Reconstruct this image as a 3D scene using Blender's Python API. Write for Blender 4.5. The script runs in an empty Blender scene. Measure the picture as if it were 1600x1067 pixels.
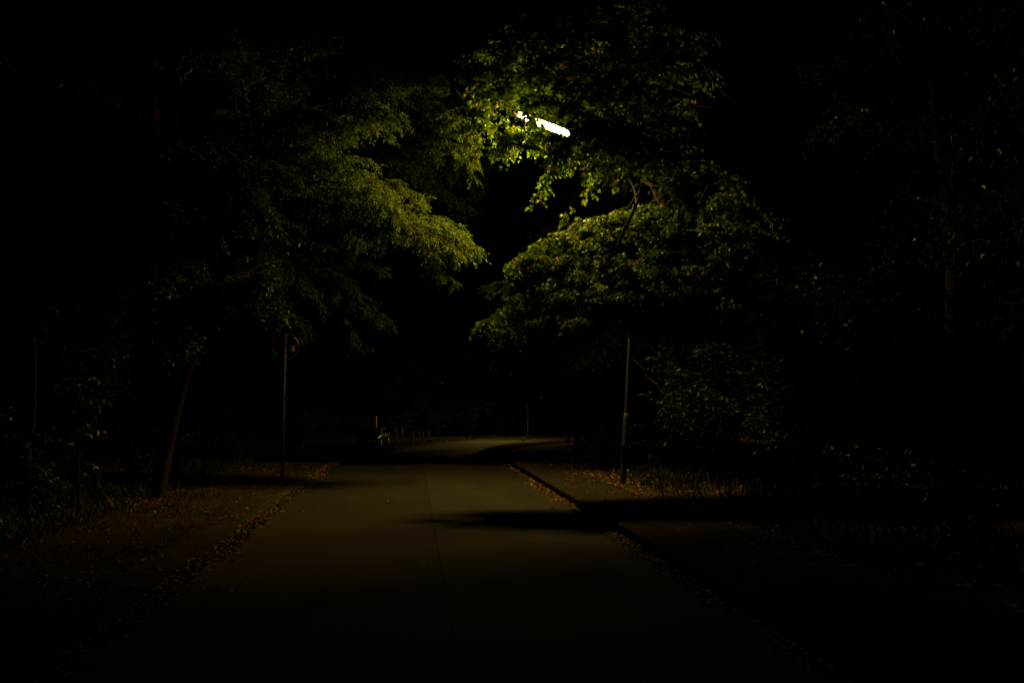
import bpy, math, random
import numpy as np
from mathutils import Vector

random.seed(7)
RNG = np.random.default_rng(7)
S = bpy.context.scene
COL = S.collection
R = math.radians

# ------------------------------------------------------------------ camera
CAM = Vector((0, 0, 1.65))
YAW, PIT, F = R(5.76), R(3.56), 1556.0
FWD = Vector((math.sin(YAW)*math.cos(PIT), math.cos(YAW)*math.cos(PIT), math.sin(PIT)))
RGT = Vector((math.cos(YAW), -math.sin(YAW), 0))
UPV = RGT.cross(FWD)
cam = bpy.data.cameras.new('camera'); cam.lens = 35; cam.sensor_width = 36
cam.clip_start = 0.05; cam.clip_end = 900
co = bpy.data.objects.new('camera', cam); COL.objects.link(co)
co.location = CAM; co.rotation_euler = (R(90)+PIT, 0, -YAW)
S.camera = co


def at(px, py, Y):
    """the place at distance Y along the road that a point of the photograph stands for"""
    d = FWD + RGT*((px-800)/F) + UPV*((533.5-py)/F)
    return CAM + d*(Y/d.y)


# ------------------------------------------------------------------ tagging
def tag(o, label=None, cat=None, group=None, kind=None):
    if label: o['label'] = label
    if cat: o['category'] = cat
    if group: o['group'] = group
    if kind: o['kind'] = kind
    return o


def empty(name, loc, rz=0, label=None, cat=None, group=None):
    o = bpy.data.objects.new(name, None); COL.objects.link(o)
    o.location = loc; o.rotation_euler = (0, 0, rz)
    o.empty_display_size = 0.2
    return tag(o, label, cat, group)


def copy_tree(o, parent=None):
    c = o.copy(); COL.objects.link(c)
    if parent is not None:
        c.parent = parent
    for ch in list(o.children):
        copy_tree(ch, c)
    return c


# ------------------------------------------------------------------ mesh builder
class MB:
    def __init__(s):
        s.v = []; s.loops = []; s.cnt = []; s.n = 0

    def add(s, V, faces):
        V = np.asarray(V, float).reshape(-1, 3)
        for f in faces:
            s.loops.append(np.asarray(f, np.int64)+s.n); s.cnt.append(np.array([len(f)]))
        s.v.append(V); s.n += len(V)

    def add_np(s, V, loops, cnt):
        s.v.append(V); s.loops.append(loops+s.n); s.cnt.append(cnt); s.n += len(V)

    def box(s, lo, hi, M=None):
        x0, y0, z0 = lo; x1, y1, z1 = hi
        V = [(x0,y0,z0),(x1,y0,z0),(x1,y1,z0),(x0,y1,z0),(x0,y0,z1),(x1,y0,z1),(x1,y1,z1),(x0,y1,z1)]
        if M: V = [M(Vector(p)) for p in V]
        s.add(V, [(0,3,2,1),(4,5,6,7),(0,1,5,4),(1,2,6,5),(2,3,7,6),(3,0,4,7)])

    def tube(s, pts, rad, sides=6, caps=True):
        pts = [Vector(p) for p in pts]; n = len(pts)
        if not hasattr(rad, '__len__'): rad = [rad]*n
        V = []; ref = None
        for i, p in enumerate(pts):
            t = (pts[min(i+1, n-1)]-pts[max(i-1, 0)])
            t = t.normalized() if t.length > 1e-9 else Vector((0, 0, 1))
            if ref is None:
                ref = t.cross(Vector((0, 0, 1)))
                if ref.length < 0.1: ref = t.cross(Vector((1, 0, 0)))
            a = (ref - t*ref.dot(t)).normalized(); ref = a; b = t.cross(a)
            for k in range(sides):
                q = 2*math.pi*k/sides
                V.append(p + (a*math.cos(q)+b*math.sin(q))*rad[i])
        fs = []
        for i in range(n-1):
            for k in range(sides):
                k2 = (k+1) % sides
                fs.append((i*sides+k, i*sides+k2, (i+1)*sides+k2, (i+1)*sides+k))
        if caps:
            fs.append(tuple(range(sides))[::-1]); fs.append(tuple((n-1)*sides+k for k in range(sides)))
        s.add(V, fs)

    def lathe(s, prof, c, sides=16):
        V = []; fs = []
        for r, z in prof:
            for k in range(sides):
                q = 2*math.pi*k/sides
                V.append((c[0]+r*math.cos(q), c[1]+r*math.sin(q), c[2]+z))
        for i in range(len(prof)-1):
            for k in range(sides):
                k2 = (k+1) % sides
                fs.append((i*sides+k, i*sides+k2, (i+1)*sides+k2, (i+1)*sides+k))
        fs.append(tuple(range(sides))[::-1]); fs.append(tuple((len(prof)-1)*sides+k for k in range(sides)))
        s.add(V, fs)

    def build(s, name, mat, parent=None, smooth=False):
        me = bpy.data.meshes.new(name)
        V = np.concatenate(s.v) if s.v else np.zeros((0, 3))
        L = np.concatenate(s.loops).astype(np.int32); C = np.concatenate(s.cnt).astype(np.int32)
        me.vertices.add(len(V)); me.vertices.foreach_set('co', V.astype(np.float32).ravel())
        me.loops.add(len(L)); me.loops.foreach_set('vertex_index', L)
        me.polygons.add(len(C))
        st = np.zeros(len(C), np.int32); st[1:] = np.cumsum(C)[:-1]
        me.polygons.foreach_set('loop_start', st)
        me.update(calc_edges=True); me.validate()
        me.polygons.foreach_set('use_smooth', np.full(len(me.polygons), smooth))
        if mat: me.materials.append(mat)
        o = bpy.data.objects.new(name, me); COL.objects.link(o)
        if parent is not None: o.parent = parent
        return o


# ------------------------------------------------------------------ materials
def new_mat(name):
    m = bpy.data.materials.new(name); m.use_nodes = True
    nt = m.node_tree; nt.nodes.clear()
    out = nt.nodes.new('ShaderNodeOutputMaterial')
    return m, nt, out


def ramp(nt, fac, stops):
    r = nt.nodes.new('ShaderNodeValToRGB')
    el = r.color_ramp.elements
    while len(el) < len(stops): el.new(0.5)
    for e, (p, c) in zip(el, stops):
        e.position = p; e.color = (*c, 1)
    nt.links.new(fac, r.inputs[0])
    return r.outputs[0]


def noise(nt, scale, detail=4, vec=None, rough=0.6):
    n = nt.nodes.new('ShaderNodeTexNoise'); n.inputs['Scale'].default_value = scale
    n.inputs['Detail'].default_value = detail; n.inputs['Roughness'].default_value = rough
    if vec is None:
        tc = nt.nodes.new('ShaderNodeTexCoord'); vec = tc.outputs['Object']
    nt.links.new(vec, n.inputs['Vector'])
    return n.outputs['Fac']


def pbr(name, stops, scale=20, rough=0.6, metal=0.0, bump=0.0, bscale=None, spec=0.5, coat=0.0):
    m, nt, out = new_mat(name)
    p = nt.nodes.new('ShaderNodeBsdfPrincipled'); nt.links.new(p.outputs[0], out.inputs[0])
    p.inputs['Roughness'].default_value = rough; p.inputs['Metallic'].default_value = metal
    p.inputs['Specular IOR Level'].default_value = spec
    p.inputs['Coat Weight'].default_value = coat
    nt.links.new(ramp(nt, noise(nt, scale, 6), stops), p.inputs['Base Color'])
    if bump:
        b = nt.nodes.new('ShaderNodeBump'); b.inputs['Strength'].default_value = bump
        b.inputs['Distance'].default_value = 0.02
        nt.links.new(noise(nt, bscale or scale*2, 6), b.inputs['Height'])
        nt.links.new(b.outputs[0], p.inputs['Normal'])
    return m


def leaf_mat(name, stops, trans=0.4, rough=0.45, tcol=(1.25, 1.15, 0.7)):
    m, nt, out = new_mat(name)
    g = nt.nodes.new('ShaderNodeNewGeometry')
    col = ramp(nt, g.outputs['Random Per Island'], stops)
    p = nt.nodes.new('ShaderNodeBsdfPrincipled'); p.inputs['Roughness'].default_value = rough
    p.inputs['Specular IOR Level'].default_value = 0.22
    nt.links.new(col, p.inputs['Base Color'])
    t = nt.nodes.new('ShaderNodeBsdfTranslucent')
    mx = nt.nodes.new('ShaderNodeMix'); mx.data_type = 'RGBA'; mx.blend_type = 'MULTIPLY'
    mx.inputs[0].default_value = 1.0
    nt.links.new(col, mx.inputs[6]); mx.inputs[7].default_value = (*tcol, 1)
    nt.links.new(mx.outputs[2], t.inputs['Color'])
    s = nt.nodes.new('ShaderNodeMixShader'); s.inputs[0].default_value = trans
    nt.links.new(p.outputs[0], s.inputs[1]); nt.links.new(t.outputs[0], s.inputs[2])
    nt.links.new(s.outputs[0], out.inputs[0])
    return m


M = {}
M['bark'] = pbr('bark', [(0.3, (0.012, 0.008, 0.006)), (0.7, (0.032, 0.021, 0.014))], 9, 0.95, bump=0.8, bscale=30, spec=0.2)
M['twig'] = pbr('twig_bark', [(0.3, (0.018, 0.012, 0.008)), (0.7, (0.036, 0.025, 0.015))], 9, 0.9, spec=0.2)
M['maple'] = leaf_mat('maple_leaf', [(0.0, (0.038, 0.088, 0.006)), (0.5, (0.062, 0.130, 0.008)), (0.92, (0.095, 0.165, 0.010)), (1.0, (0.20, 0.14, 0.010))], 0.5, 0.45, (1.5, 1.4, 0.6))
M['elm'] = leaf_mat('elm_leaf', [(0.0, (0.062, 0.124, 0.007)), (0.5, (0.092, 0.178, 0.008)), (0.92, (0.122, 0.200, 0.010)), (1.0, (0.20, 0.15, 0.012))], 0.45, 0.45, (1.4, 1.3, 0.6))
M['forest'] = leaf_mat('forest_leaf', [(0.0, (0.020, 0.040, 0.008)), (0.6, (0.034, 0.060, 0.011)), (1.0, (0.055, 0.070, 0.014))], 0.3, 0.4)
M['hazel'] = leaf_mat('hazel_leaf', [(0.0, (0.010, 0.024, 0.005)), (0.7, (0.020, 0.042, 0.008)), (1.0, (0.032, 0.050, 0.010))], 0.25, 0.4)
M['litter'] = leaf_mat('dry_leaf', [(0.0, (0.035, 0.020, 0.008)), (0.4, (0.10, 0.054, 0.017)), (0.75, (0.22, 0.130, 0.032)), (1.0, (0.42, 0.29, 0.07))], 0.15, 0.75, (1, 1, 1))
M['grass'] = leaf_mat('grass_blade', [(0.0, (0.016, 0.030, 0.007)), (0.7, (0.030, 0.048, 0.010)), (1.0, (0.06, 0.055, 0.02))], 0.25, 0.6)
M['soil'] = pbr('soil', [(0.25, (0.022, 0.018, 0.011)), (0.6, (0.045, 0.036, 0.020)), (0.8, (0.035, 0.042, 0.016))], 3, 1.0, bump=0.9, bscale=25, spec=0.0)
M['path'] = pbr('path_asphalt', [(0.2, (0.022, 0.020, 0.016)), (0.8, (0.042, 0.036, 0.028))], 6, 0.95, bump=0.4, bscale=160, spec=0.0)
M['kerb'] = pbr('kerb_stone', [(0.3, (0.022, 0.020, 0.016)), (0.7, (0.042, 0.037, 0.030))], 7, 0.95, bump=0.4, bscale=60, spec=0.0)
M['kerb_mossy'] = pbr('mossy_kerb_stone', [(0.3, (0.025, 0.028, 0.018)), (0.7, (0.05, 0.05, 0.035))], 7, 0.95, bump=0.5, bscale=60, spec=0.0)
M['lamp_steel'] = pbr('painted_lamp_steel', [(0.3, (0.013, 0.016, 0.011)), (0.7, (0.026, 0.029, 0.021))], 12, 0.7, bump=0.15, bscale=40)
M['galv'] = pbr('galvanised_steel', [(0.3, (0.17, 0.17, 0.15)), (0.7, (0.28, 0.28, 0.25))], 25, 0.55, 0.3)
M['sign_back'] = pbr('sign_back_grey', [(0.3, (0.004, 0.005, 0.004)), (0.7, (0.009, 0.010, 0.008))], 18, 0.7, 0.0, spec=0.15)
M['sign_face'] = pbr('sign_face_white', [(0.3, (0.7, 0.7, 0.7)), (0.7, (0.8, 0.8, 0.8))], 18, 0.4)
M['sign_red'] = pbr('sign_face_red', [(0.3, (0.5, 0.02, 0.02)), (0.7, (0.6, 0.03, 0.03))], 18, 0.4)
M['alu'] = pbr('sign_rim_aluminium', [(0.3, (0.55, 0.55, 0.54)), (0.7, (0.7, 0.7, 0.69))], 18, 0.28, 0.9)
M['sticker'] = pbr('sticker_paper', [(0.3, (0.50, 0.42, 0.34)), (0.7, (0.65, 0.58, 0.48))], 30, 0.6)
M['ink'] = pbr('sticker_ink', [(0.3, (0.02, 0.015, 0.015)), (0.7, (0.03, 0.025, 0.02))], 30, 0.6)
M['wood'] = pbr('weathered_wood', [(0.3, (0.24, 0.19, 0.14)), (0.7, (0.36, 0.29, 0.22))], 14, 0.85, bump=0.4, bscale=60)
M['white_post'] = pbr('pale_post_paint', [(0.3, (0.6, 0.58, 0.5)), (0.7, (0.75, 0.73, 0.66))], 14, 0.5)
M['paint'] = pbr('dark_car_paint', [(0.3, (0.008, 0.009, 0.012)), (0.7, (0.012, 0.013, 0.016))], 3, 0.3, 0.3, coat=1.0)
M['glass'] = pbr('car_glass', [(0.3, (0.006, 0.007, 0.008)), (0.7, (0.01, 0.01, 0.011))], 3, 0.06, 0, spec=0.8)
M['rubber'] = pbr('tyre_rubber', [(0.3, (0.012, 0.012, 0.012)), (0.7, (0.022, 0.022, 0.022))], 20, 0.85)
M['chrome'] = pbr('bright_metal', [(0.3, (0.7, 0.7, 0.7)), (0.7, (0.8, 0.8, 0.8))], 20, 0.18, 1.0)
M['lamp_glass'] = pbr('headlight_glass', [(0.3, (0.6, 0.6, 0.6)), (0.7, (0.75, 0.75, 0.75))], 20, 0.12, 0.6, coat=1.0)
M['plate'] = pbr('plate_white', [(0.3, (0.6, 0.6, 0.58)), (0.7, (0.7, 0.7, 0.68))], 20, 0.4)
M['plastic'] = pbr('black_plastic', [(0.3, (0.012, 0.012, 0.012)), (0.7, (0.02, 0.02, 0.02))], 20, 0.5)

LAMP_COL = (1.0, 0.64, 0.12)


def lamp_mat(name, strength):
    m, nt, out = new_mat(name)
    e = nt.nodes.new('ShaderNodeEmission'); e.inputs[0].default_value = (*LAMP_COL, 1)
    e.inputs[1].default_value = strength
    nt.links.new(e.outputs[0], out.inputs[0])
    return m


M['lamp_lit'] = lamp_mat('lit_lamp_bowl', 800.0)
M['lamp_far'] = lamp_mat('lit_far_lamp_bowl', 1350.0)


def asphalt():
    m, nt, out = new_mat('road_asphalt')
    p = nt.nodes.new('ShaderNodeBsdfPrincipled'); nt.links.new(p.outputs[0], out.inputs[0])
    p.inputs['Roughness'].default_value = 0.9; p.inputs['Specular IOR Level'].default_value = 0.06
    tc = nt.nodes.new('ShaderNodeTexCoord')
    sep = nt.nodes.new('ShaderNodeSeparateXYZ'); nt.links.new(tc.outputs['Object'], sep.inputs[0])
    mp = nt.nodes.new('ShaderNodeMapping'); mp.inputs['Scale'].default_value = (1.0, 0.12, 1)
    nt.links.new(tc.outputs['Object'], mp.inputs[0])
    streak = noise(nt, 2.2, 5, mp.outputs[0])          # long wear along the wheel tracks
    grit = noise(nt, 120, 3)
    blot = noise(nt, 0.7, 5)
    c1 = ramp(nt, streak, [(0.3, (0.033, 0.030, 0.025)), (0.7, (0.048, 0.043, 0.036))])
    c2 = ramp(nt, grit, [(0.3, (0.6, 0.6, 0.6)), (0.7, (1.25, 1.25, 1.25))])
    c3 = ramp(nt, blot, [(0.3, (0.85, 0.85, 0.85)), (0.7, (1.08, 1.08, 1.08))])
    # the right-hand half was laid later and is a little lighter, with a tarred joint
    wob = nt.nodes.new('ShaderNodeMath'); wob.operation = 'MULTIPLY_ADD'
    nt.links.new(noise(nt, 0.9, 2), wob.inputs[0]); wob.inputs[1].default_value = 0.06
    nt.links.new(sep.outputs[0], wob.inputs[2])
    def math_(op, a, b):
        n = nt.nodes.new('ShaderNodeMath'); n.operation = op
        for i, q in enumerate((a, b)):
            if isinstance(q, (int, float)): n.inputs[i].default_value = q
            else: nt.links.new(q, n.inputs[i])
        return n.outputs[0]
    x = wob.outputs[0]
    side = math_('GREATER_THAN', x, 0.34)
    half = ramp(nt, side, [(0.0, (0.90, 0.90, 0.90)), (1.0, (1.06, 1.06, 1.06))])
    joint = math_('LESS_THAN', math_('ABSOLUTE', math_('SUBTRACT', x, 0.34), 0), 0.012)
    jc = ramp(nt, joint, [(0.0, (1, 1, 1)), (1.0, (0.6, 0.6, 0.6))])
    c = c1
    for k in (c2, c3, half, jc):
        mx = nt.nodes.new('ShaderNodeMix'); mx.data_type = 'RGBA'; mx.blend_type = 'MULTIPLY'
        mx.inputs[0].default_value = 1.0
        nt.links.new(c, mx.inputs[6]); nt.links.new(k, mx.inputs[7]); c = mx.outputs[2]
    nt.links.new(c, p.inputs['Base Color'])
    b = nt.nodes.new('ShaderNodeBump'); b.inputs['Strength'].default_value = 0.35; b.inputs['Distance'].default_value = 0.01
    nt.links.new(grit, b.inputs['Height']); nt.links.new(b.outputs[0], p.inputs['Normal'])
    return m


M['road'] = asphalt()


def kerb_joints(m):
    nt = m.node_tree; p = [n for n in nt.nodes if n.type == 'BSDF_PRINCIPLED'][0]
    src = p.inputs['Base Color'].links[0].from_socket
    tc = nt.nodes.new('ShaderNodeTexCoord'); sp = nt.nodes.new('ShaderNodeSeparateXYZ'); nt.links.new(tc.outputs['Object'], sp.inputs[0])
    fr = nt.nodes.new('ShaderNodeMath'); fr.operation = 'FRACT'; nt.links.new(sp.outputs[1], fr.inputs[0])
    r = ramp(nt, fr.outputs[0], [(0.0, (0.25, 0.25, 0.25)), (0.014, (1, 1, 1))])
    mx = nt.nodes.new('ShaderNodeMix'); mx.data_type = 'RGBA'; mx.blend_type = 'MULTIPLY'; mx.inputs[0].default_value = 1
    nt.links.new(src, mx.inputs[6]); nt.links.new(r, mx.inputs[7]); nt.links.new(mx.outputs[2], p.inputs['Base Color'])


kerb_joints(M['kerb']); kerb_joints(M['kerb_mossy'])

# ------------------------------------------------------------------ ground, road, kerbs, path
def sstep(a, b, x):
    t = np.clip((x-a)/(b-a), 0, 1); return t*t*(3-2*t)


def prof(Y):
    """height of the road: level past the lamp, then over a crest into a dip and up again"""
    Y = np.asarray(Y, float); return -3.0*sstep(26, 52, Y)+1.28*sstep(54, 80, Y)


def ground_z(x, y):
    off = np.abs(np.asarray(x)-0.2)
    bump = 0.10*np.sin(0.9*x+1.3)*np.sin(0.7*y+0.4)+0.06*np.sin(2.3*x)*np.sin(1.9*y+2)
    z = prof(y)-0.03+sstep(4.6, 9, off)*(bump+0.15)
    z = np.where(y > 50, prof(y)-0.03+sstep(16, 30, off)*bump, z)
    return z


xs = np.concatenate([np.linspace(-400, -40, 14)[:-1], np.linspace(-40, 60, 168), np.linspace(60, 400, 14)[1:]])
ys = np.concatenate([np.linspace(-120, -20, 8)[:-1], np.linspace(-20, 150, 240), np.linspace(150, 700, 16)[1:]])
XX, YY = np.meshgrid(xs, ys)
ZZ = ground_z(XX, YY)
nx, ny = len(xs), len(ys)
I = (np.arange(ny-1)[:, None]*nx+np.arange(nx-1)[None, :]).ravel()
mb = MB(); mb.add_np(np.stack([XX, YY, ZZ], -1).reshape(-1, 3), np.stack([I, I+1, I+nx+1, I+nx], 1).ravel(), np.full(len(I), 4))
tag(mb.build('ground', M['soil'], smooth=True), kind='structure')

# centre line: straight, then a bend to the right
CL = [(0.22, y) for y in np.arange(-15, 62, 1.0)]
RB = 44.0
for th in np.arange(0, 75, 1.2):
    CL.append((0.22+RB*(1-math.cos(R(th))), 62+RB*math.sin(R(th))))
CL = np.array(CL)
T_ = np.gradient(CL, axis=0); T_ /= np.linalg.norm(T_, axis=1)[:, None]
NR = np.stack([T_[:, 1], -T_[:, 0]], 1)               # to the right
HW = 2.42+0.75*sstep(44, 74, CL[:, 1])                 # half width


def strip(name, sect, mat, i0=0, i1=None):
    """sect: function of half width -> list of (offset, height) across the road"""
    mb = MB(); i1 = i1 or len(CL)
    V = []; k = None
    for i in range(i0, i1):
        pr = sect(HW[i]); k = len(pr)
        for o_, h in pr:
            p = CL[i]+NR[i]*o_
            V.append((p[0], p[1], float(prof(p[1]))+h))
    n = i1-i0
    fs = [(a*k+b, a*k+b+1, (a+1)*k+b+1, (a+1)*k+b) for a in range(n-1) for b in range(k-1)]
    mb.add(V, [tuple(reversed(f)) for f in fs])
    return tag(mb.build(name, mat), kind='structure')


strip('road', lambda w: [(-w-0.05, -0.012), (-w*0.5, 0.018), (0, 0.03), (w*0.5, 0.018), (w+0.02, -0.008)], M['road'])
strip('kerb_left', lambda w: [(-w-0.17, -0.1), (-w-0.16, 0.055), (-w-0.03, 0.05), (-w, 0.035), (-w+0.005, -0.1)], M['kerb_mossy'])
strip('kerb_right', lambda w: [(w-0.002, -0.1), (w, 0.11), (w+0.02, 0.125), (w+0.13, 0.128), (w+0.14, -0.1)], M['kerb'])
strip('pavement', lambda w: [(w+0.142, 0.118), (w+0.9, 0.13), (w+1.72, 0.118), (w+1.78, 0.05), (w+1.8, -0.2)], M['path'])
strip('verge', lambda w: [(-w-0.172, 0.045), (-w-0.5, 0.06), (-w-1.2, 0.07), (-w-2.4, 0.05), (-w-2.9, -0.1)], M['soil'])
strip('bank', lambda w: [(w+1.785, 0.06), (w+2.1, 0.10), (w+2.9, 0.12), (w+4.2, 0.06), (w+5.0, -0.15)], M['soil'], 0, 60)


# ------------------------------------------------------------------ leaves
def leaf_template(kind):
    if kind == 'maple':
        half = [(0, 0), (0.10, -0.05), (0.28, 0.02), (0.42, 0.10), (0.30, 0.20), (0.50, 0.36), (0.55, 0.52),
                (0.38, 0.46), (0.22, 0.48), (0.24, 0.66), (0.16, 0.80), (0.0, 1.0)]
    elif kind == 'oval':
        half = [(0, 0), (0.20, 0.18), (0.29, 0.45), (0.19, 0.75), (0, 1.0)]
    else:
        half = [(0, 0), (0.30, 0.42), (0, 1.0)]
    n = len(half)
    mid = [(0, 0), (0, 1.0)]
    fold = 0.22
    V = [(x, y, abs(x)*fold-0.12*y*y) for x, y in half] + [(-x, y, abs(x)*fold-0.12*y*y) for x, y in half[1:-1]]
    f1 = list(range(n))
    f2 = [0, n-1]+[n+k for k in range(n-3, -1, -1)]
    return np.array(V), [f1, f2]


TEMPL = {k: leaf_template(k) for k in ('maple', 'oval', 'simple')}


def unit(a): return a/np.maximum(np.linalg.norm(a, axis=-1, keepdims=True), 1e-9)


def add_leaves(mb, P, D, N, size, kind):
    if len(P) == 0: return
    V, F = TEMPL[kind]
    P = np.asarray(P); D = unit(np.asarray(D)); N = np.asarray(N)
    X = unit(np.cross(D, N)); N = np.cross(X, D)
    size = np.asarray(size)[:, None, None]
    W = P[:, None, :]+size*(V[None, :, 0:1]*X[:, None]+V[None, :, 1:2]*D[:, None]+V[None, :, 2:3]*N[:, None])
    n, k = len(P), len(V)
    lf = np.concatenate([np.array(f) for f in F])
    loops = (np.arange(n)[:, None]*k+lf[None]).ravel()
    cnt = np.tile(np.array([len(f) for f in F]), n)
    mb.add_np(W.reshape(-1, 3), loops, cnt)


def curve(pts, n=14):
    """Catmull-Rom through the points"""
    P = [Vector(p) for p in pts]
    P = [P[0]*2-P[1]]+P+[P[-1]*2-P[-2]]
    out = []
    m = len(P)-3
    for i in range(n+1):
        u = i/n*m; k = min(int(u), m-1); t = u-k
        a, b, c, d = P[k:k+4]
        out.append(0.5*((2*b)+(c-a)*t+(2*a-5*b+4*c-d)*t*t+(3*b-a-3*c+d)*t**3))
    return out


class Foliage:
    """twigs and leaves of one tree"""
    def __init__(s, kind, size, droop=0.3, upn=0.9, rnd=0.6):
        s.kind, s.size, s.droop, s.upn, s.rnd = kind, size, droop, upn, rnd
        s.P = []; s.D = []; s.N = []; s.S = []
        s.wood = MB(); s.limbs = MB()

    def twig(s, p, d, L, leaves, r=0.006, sub=3):
        d = Vector(d).normalized(); p = Vector(p)
        k = 5; pts = [p]; q = p.copy(); dd = d.copy()
        for i in range(k):
            dd = (dd+Vector((random.gauss(0, .12), random.gauss(0, .12), -s.droop*0.35+random.gauss(0, .08)))).normalized()
            q = q+dd*(L/k); pts.append(q.copy())
        s.wood.tube(pts, [r*(1-0.8*i/k) for i in range(k+1)], 3, False)
        for i in range(leaves):
            t = 0.12+0.88*(i+random.random()*0.6)/leaves
            f = min(t, 0.999)*k; a = int(f); b = f-a
            pos = pts[a].lerp(pts[a+1], b); ax = (pts[a+1]-pts[a]).normalized()
            side = ax.cross(Vector((0, 0, 1)))
            if side.length < 0.1: side = Vector((1, 0, 0))
            side.normalize()
            sg = 1 if i % 2 else -1
            ld = ax*random.uniform(0.2, 0.8)+side*sg*random.uniform(0.4, 1.1)+Vector((random.gauss(0, .25), random.gauss(0, .25), -s.droop*random.uniform(0.3, 1.8)))
            nn = Vector((random.gauss(0, s.rnd), random.gauss(0, s.rnd), s.upn))
            sz = s.size*random.uniform(0.55, 1.2)
            ld.normalize()
            s.P.append(pos+ld*sz*0.25); s.D.append(ld); s.N.append(nn); s.S.append(sz)
        if sub > 0 and L > 0.3:
            for j in range(sub):
                t = random.uniform(0.25, 0.9)*k; a = int(t)
                pos = pts[a].lerp(pts[a+1], t-a); ax = (pts[a+1]-pts[a]).normalized()
                side = ax.cross(Vector((0, 0, 1)))
                side = side.normalized() if side.length > 0.1 else Vector((1, 0, 0))
                dd = ax*0.7+side*random.choice((-1, 1))*random.uniform(.5, 1)+Vector((0, 0, random.gauss(0, .3)))
                s.twig(pos, dd, L*random.uniform(0.35, 0.6), max(3, int(leaves*0.55)), r*0.6, 0)

    def bough(s, pts, r0, twigs, tl, leaves, t0=0.35, sub=3, vert=0.35, rend=0.008, bias=0.8):
        c = curve(pts, 14)
        for i in range(1, 14):
            c[i] = c[i]+Vector((random.gauss(0, .03), random.gauss(0, .03), random.gauss(0, .03)))
        n = len(c)
        s.limbs.tube(c, [max(rend, r0*(1-i/(n-1))**0.9+rend) for i in range(n)], 7, False)
        for i in range(twigs):
            t = t0+(1-t0)*(random.random()**bias)
            f = min(t, .999)*(n-1); a = int(f)
            p = c[a].lerp(c[a+1], f-a); ax = (c[a+1]-c[a]).normalized()
            side = ax.cross(Vector((0, 0, 1)))
            side = side.normalized() if side.length > 0.1 else Vector((1, 0, 0))
            up = side.cross(ax)
            q = random.uniform(0, 2*math.pi)
            dd = ax*random.uniform(0.3, 1.0)+side*math.cos(q)+up*math.sin(q)*vert
            s.twig(p, dd, tl*random.uniform(0.45, 1.0)*(1.1-0.4*t), leaves, 0.006, sub)

    def build(s, parent, leafmat, trunk=None):
        """one crown of leaves, one mesh of limbs and twigs"""
        mb = MB(); add_leaves(mb, s.P, s.D, s.N, s.S, s.kind)
        o = mb.build('crown', M[leafmat], parent)
        if trunk is not None and trunk.n:
            trunk.build('trunk', M['bark'], parent, True)
        s.limbs.v += s.wood.v; s.limbs.loops += [l+s.limbs.n for l in s.wood.loops]; s.limbs.cnt += s.wood.cnt
        s.limbs.n += s.wood.n
        if s.limbs.n: s.limbs.build('branch', M['twig'], parent, True)
        return o


class Scaffold:
    """the thick limbs that boughs spring from"""
    def __init__(s, fol, trunk_curve):
        s.f = fol; s.pts = list(trunk_curve); s.nt = len(s.pts)

    def limb(s, pts, r0, r1, trunk=False):
        s0 = min(s.pts[:s.nt] if trunk else s.pts, key=lambda q: (q-pts[0]).length+max(0, q.z-pts[0].z)*2)
        c = curve([s0]+pts, 18)
        for i in range(1, 18):
            c[i] = c[i]+Vector((random.gauss(0, .025), random.gauss(0, .025), random.gauss(0, .03)))
        s.f.limbs.tube(c, [r0+(r1-r0)*(i/18)**0.8 for i in range(19)], 9, False)
        s.pts += c[4:]

    def start(s, p):
        return min(s.pts, key=lambda q: (q-p).length+max(0, q.z-p.z)*0.5)


def shift(mb, o):
    mb.v = [v-np.array(o)[None] for v in mb.v]


def finish_tree(name, base, fol, trunk, leafmat, label, cat='tree', group=None):
    root = empty(name, base, 0, label, cat, group)
    b = Vector(base)
    fol.P = [p-b for p in fol.P]
    for m in (fol.wood, fol.limbs, trunk):
        if m is not None: shift(m, b)
    fol.build(root, leafmat, trunk)
    return root


def gz(x, y): return float(ground_z(np.array(x), np.array(y)))


# ------------------------------------------------------------------ the maple beside the lamp
mb_ = Vector((8.7, 15.2, 0.05))
trunk = MB()
tc = curve([mb_+Vector((0, 0, -0.2)), mb_+Vector((-.05, 0, 1.5)), mb_+Vector((.1, .1, 4)), mb_+Vector((-.1, .2, 7)), mb_+Vector((.1, .1, 10.5))], 16)
trunk.tube(tc, [0.24-0.19*i/16+(0.08 if i == 0 else 0) for i in range(17)], 12)
fo = Foliage('maple', 0.070, droop=0.4, upn=0.6, rnd=0.65)


sc = Scaffold(fo, tc)
W = lambda *ps: [at(p[0], p[1], 15.9+(p[2]-16.5)*0.45) for p in ps]
WD = lambda *ps: [at(p[0], p[1], 17.35-(p[1]-350)*0.0125+(p[2]-16.4)*0.13) for p in ps]
WL = lambda *ps: [at(p[0], p[1], 16.95+(p[2]-18.2)*0.45) for p in ps]
sc.limb(WD((1150, 470, 16.4), (1095, 400, 16.6), (1026, 306, 17.0), (1001, 270, 17.2), (950, 185, 17.3), (890, 110, 17.4)), 0.085, 0.022)
sc.limb(WD((1140, 480, 16.0), (1060, 430, 16.0), (985, 405, 16.2), (930, 390, 16.6)), 0.07, 0.02)
sc.limb(WD((1140, 490, 16.8), (1060, 440, 17.4), (960, 430, 17.8), (870, 450, 18.0)), 0.05, 0.015)
sc.limb(W((1160, 180, 16.8), (1060, 140, 17.4), (960, 110, 17.8), (860, 90, 18.0)), 0.045, 0.015, True)
sc.limb(WL((1001, 275, 17.2), (945, 244, 17.8), (880, 237, 18.1), (815, 230, 18.3)), 0.03, 0.012)
sc.limb(W((1170, 430, 15.6), (1120, 380, 15.0), (1060, 370, 14.8)), 0.04, 0.015, True)
sc.limb(W((1150, 300, 16.2), (1080, 250, 16.2), (1000, 215, 16.3), (930, 190, 16.4)), 0.04, 0.015, True)
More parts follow.
